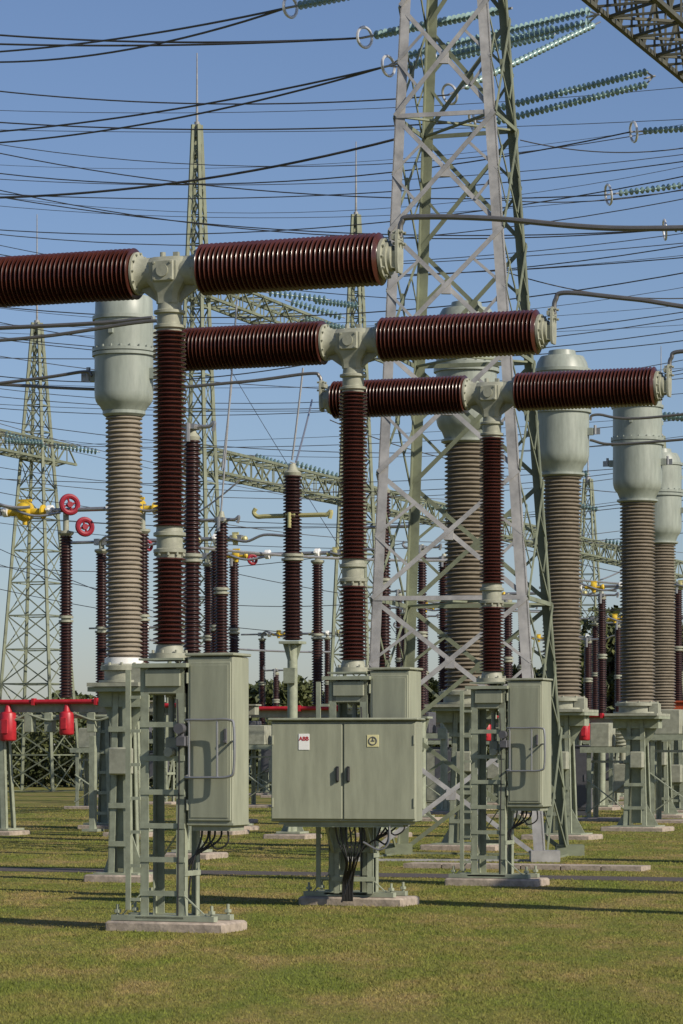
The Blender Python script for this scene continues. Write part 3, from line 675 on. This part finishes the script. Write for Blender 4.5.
for i,(x,d,h,w) in enumerate(((597,165,6.8,6),(618,150,8.2,6.5),(645,158,9.4,7.5),(668,150,8.6,6.5),(700,160,9,7),(272,165,5.6,6),(240,170,5.0,5),(450,170,6.6,7),(300,172,5.2,6),(330,175,5.8,6),(365,168,5.4,6),(575,170,7.0,6.5),(395,172,6.0,6),(420,160,5.8,6),(480,166,6.2,6.5),(150,175,5,6),(30,180,5.5,6),(90,170,4.8,5),(505,172,6.6,6),(527,165,6.4,6),(550,172,6.6,6.5))):
    tree(G(x,d),h,w,i+3,'leaf')
cs=[];rs=[];ns=[]
x=-26
while x<30:
    hh=1.1+random.random()*.6; cs.append((x,140+random.uniform(-1.2,1.2)-x*.37,hh)); rs.append((1.1,1.1,1.3+random.random()*.9)); ns.append(900); x+=.62
leafmesh('hedge',cs,rs,ns,.12,'leaf',label='long dense green hedge along the fence line',category='hedge')
bpy.data.objects['hedge']['kind']='stuff'

# ---------------------------------------------------------------- ground
def plane(name,x0,x1,y0,y1,z,m,**k): 
    return obj(name,MB().add([(x0,y0,z),(x1,y0,z),(x1,y1,z),(x0,y1,z)],[(0,1,2,3)]),m,None,smooth=False,kind='structure',**k)
def grassmat(name,ca,cb,cc_,fine,mul):
    gm=bpy.data.materials.new(name); gm.use_nodes=True; nt=gm.node_tree; b=nt.nodes['Principled BSDF']; b.inputs['Roughness'].default_value=.95; b.inputs['Specular IOR Level'].default_value=.1
    tc=nt.nodes.new('ShaderNodeTexCoord')
    def nz(s,det=6,mp=None):
        n=nt.nodes.new('ShaderNodeTexNoise'); n.inputs['Scale'].default_value=s; n.inputs['Detail'].default_value=det; n.inputs['Roughness'].default_value=.7
        if mp:
            q=nt.nodes.new('ShaderNodeMapping'); q.inputs['Scale'].default_value=mp; nt.links.new(tc.outputs['Object'],q.inputs[0]); nt.links.new(q.outputs[0],n.inputs['Vector'])
        else: nt.links.new(tc.outputs['Object'],n.inputs['Vector'])
        return n
    n1=nz(1.0,9,(1,.38,1)); n2=nz(fine)
    r1=nt.nodes.new('ShaderNodeValToRGB'); e=r1.color_ramp.elements; e[0].color=(*ca,1); e[1].color=(*cc_,1); e[0].position=.40; e[1].position=.63; k=e.new(.52); k.color=(*cb,1)
    r2=nt.nodes.new('ShaderNodeValToRGB'); r2.color_ramp.elements[0].color=(1-mul,1-mul,1-mul,1); r2.color_ramp.elements[1].color=(1+mul*.5,1+mul*.45,1+mul*.4,1); r2.color_ramp.elements[0].position=.35; r2.color_ramp.elements[1].position=.65
    mx=nt.nodes.new('ShaderNodeMix'); mx.data_type='RGBA'; mx.blend_type='MULTIPLY'; mx.inputs[0].default_value=1
    nt.links.new(n1.outputs['Fac'],r1.inputs[0]); nt.links.new(n2.outputs['Fac'],r2.inputs[0]); nt.links.new(r1.outputs[0],mx.inputs[6]); nt.links.new(r2.outputs[0],mx.inputs[7]); nt.links.new(mx.outputs[2],b.inputs['Base Color'])
    return gm
M['grass']=grassmat('mown_grass',(.14,.162,.035),(.19,.178,.05),(.26,.20,.082),20,.38)
plane('ground',-900,900,-60,2500,0,'grass')
pc=Vector((0,41.6,0))
def strip(mb,c,l0,l1,w,z0,z1):
    a=[c+U*l0-V*w/2,c+U*l1-V*w/2,c+U*l1+V*w/2,c+U*l0+V*w/2]
    mb.add([v+Vector((0,0,z0)) for v in a]+[v+Vector((0,0,z1)) for v in a],[(3,2,1,0),(4,5,6,7),(0,1,5,4),(1,2,6,5),(2,3,7,6),(3,0,4,7)])
M['gravel']=mat('gravel_path',(.08,.066,.057),.95,0,.4,30,bump=.6)
pm=MB(); strip(pm,pc,-30,30,1.2,-.05,.006); obj('path',pm,'gravel',None,kind='structure',smooth=False)
for i in range(6):
    dm=MB(); o_=Vector((1.0,44.2,0))+U*(i*.6); strip(dm,Vector((0,0,0)),0,.58,.55,-.03,.07)
    obj('cable_trench_cover',dm,'conc',None,o_,smooth=False,label='pale concrete cable trench cover lying in the grass',category='trench cover',group='row of trench covers')
N=420000
u=rng.random(N); ymin,ymax=18.2,95; Y=1/(1/ymin-(1/ymin-1/ymax)*u**.85)
X=(rng.random(N)*2-1)*(Y*.118+.6)
pv=(X-pc.x)*V.x+(Y-pc.y)*V.y
keep=np.abs(pv)>.55+.12*rng.random(N); X=X[keep];Y=Y[keep];N=len(X)
patch=.5+.5*np.sin(X*1.3+np.sin(Y*.7)*2)*np.sin(Y*.9+np.sin(X*.9))
hgt=(.006+.018*rng.random(N)**2)*(.7+.6*patch)*(1+np.clip((Y-25)/60,0,1)*.4); wd=(.0022+.0025*rng.random(N))*(1+np.clip((Y-20)/25,0,3))
an=rng.random(N)*np.pi*2; lean=rng.normal(size=(N,2))*.8*hgt[:,None]
vs=np.zeros((N,3,3),np.float32)
vs[:,0,0]=X-np.cos(an)*wd; vs[:,0,1]=Y-np.sin(an)*wd; vs[:,1,0]=X+np.cos(an)*wd; vs[:,1,1]=Y+np.sin(an)*wd
vs[:,2,0]=X+lean[:,0]; vs[:,2,1]=Y+lean[:,1]; vs[:,2,2]=hgt; vs[:,:2,2]=-.003
me=bpy.data.meshes.new('grass_blades'); me.vertices.add(3*N); me.vertices.foreach_set('co',vs.ravel()); me.loops.add(3*N); me.loops.foreach_set('vertex_index',np.arange(3*N,dtype=np.int32)); me.polygons.add(N); me.polygons.foreach_set('loop_start',np.arange(N,dtype=np.int32)*3); me.update(calc_edges=True)
me.materials.append(grassmat('grass_blade',(.18,.215,.042),(.24,.228,.062),(.325,.255,.10),16,.33))
o=bpy.data.objects.new('grass_blades',me); COL.objects.link(o); o['kind']='stuff'; o['label']='short mown lawn grass with dry yellowish patches'; o['category']='grass'

# ---------------------------------------------------------------- light, sky, camera
EL=math.radians(33); AZ=math.radians(130)   # clockwise from +Y
sd=Vector((math.sin(AZ)*math.cos(EL),math.cos(AZ)*math.cos(EL),math.sin(EL)))
sl=bpy.data.lights.new('sun','SUN'); sl.energy=4.8; sl.angle=math.radians(.5); sl.color=(1,.91,.77)
so=bpy.data.objects.new('sun',sl); COL.objects.link(so); so.rotation_euler=(-sd).to_track_quat('-Z','Y').to_euler(); so.location=(20,-20,30)
wd_=bpy.data.worlds.new('World'); scene.world=wd_; wd_.use_nodes=True; nt=wd_.node_tree; bg=nt.nodes['Background']
sk=nt.nodes.new('ShaderNodeTexSky'); sk.sky_type='NISHITA'; sk.sun_disc=False; sk.sun_elevation=EL; sk.sun_rotation=AZ; sk.air_density=1.0; sk.dust_density=.6; sk.ozone_density=3
hs=nt.nodes.new('ShaderNodeMix'); hs.data_type='RGBA'; hs.blend_type='MULTIPLY'; hs.inputs[0].default_value=1; hs.inputs[7].default_value=(.86,.86,.98,1)
nt.links.new(sk.outputs[0],hs.inputs[6]); nt.links.new(hs.outputs[2],bg.inputs['Color']); bg.inputs['Strength'].default_value=.096
cam=bpy.data.cameras.new('camera'); co=bpy.data.objects.new('camera',cam); COL.objects.link(co); co.location=(0,0,CH); co.rotation_euler=(math.pi/2,0,0)
cam.sensor_fit='VERTICAL'; cam.sensor_height=36; cam.sensor_width=36; cam.lens=F*36/1024; cam.shift_y=(HY-512)/1024; cam.clip_end=5000; cam.clip_start=.1
scene.camera=co
scene.view_settings.view_transform='Standard'; scene.view_settings.look='None'; scene.view_settings.exposure=0
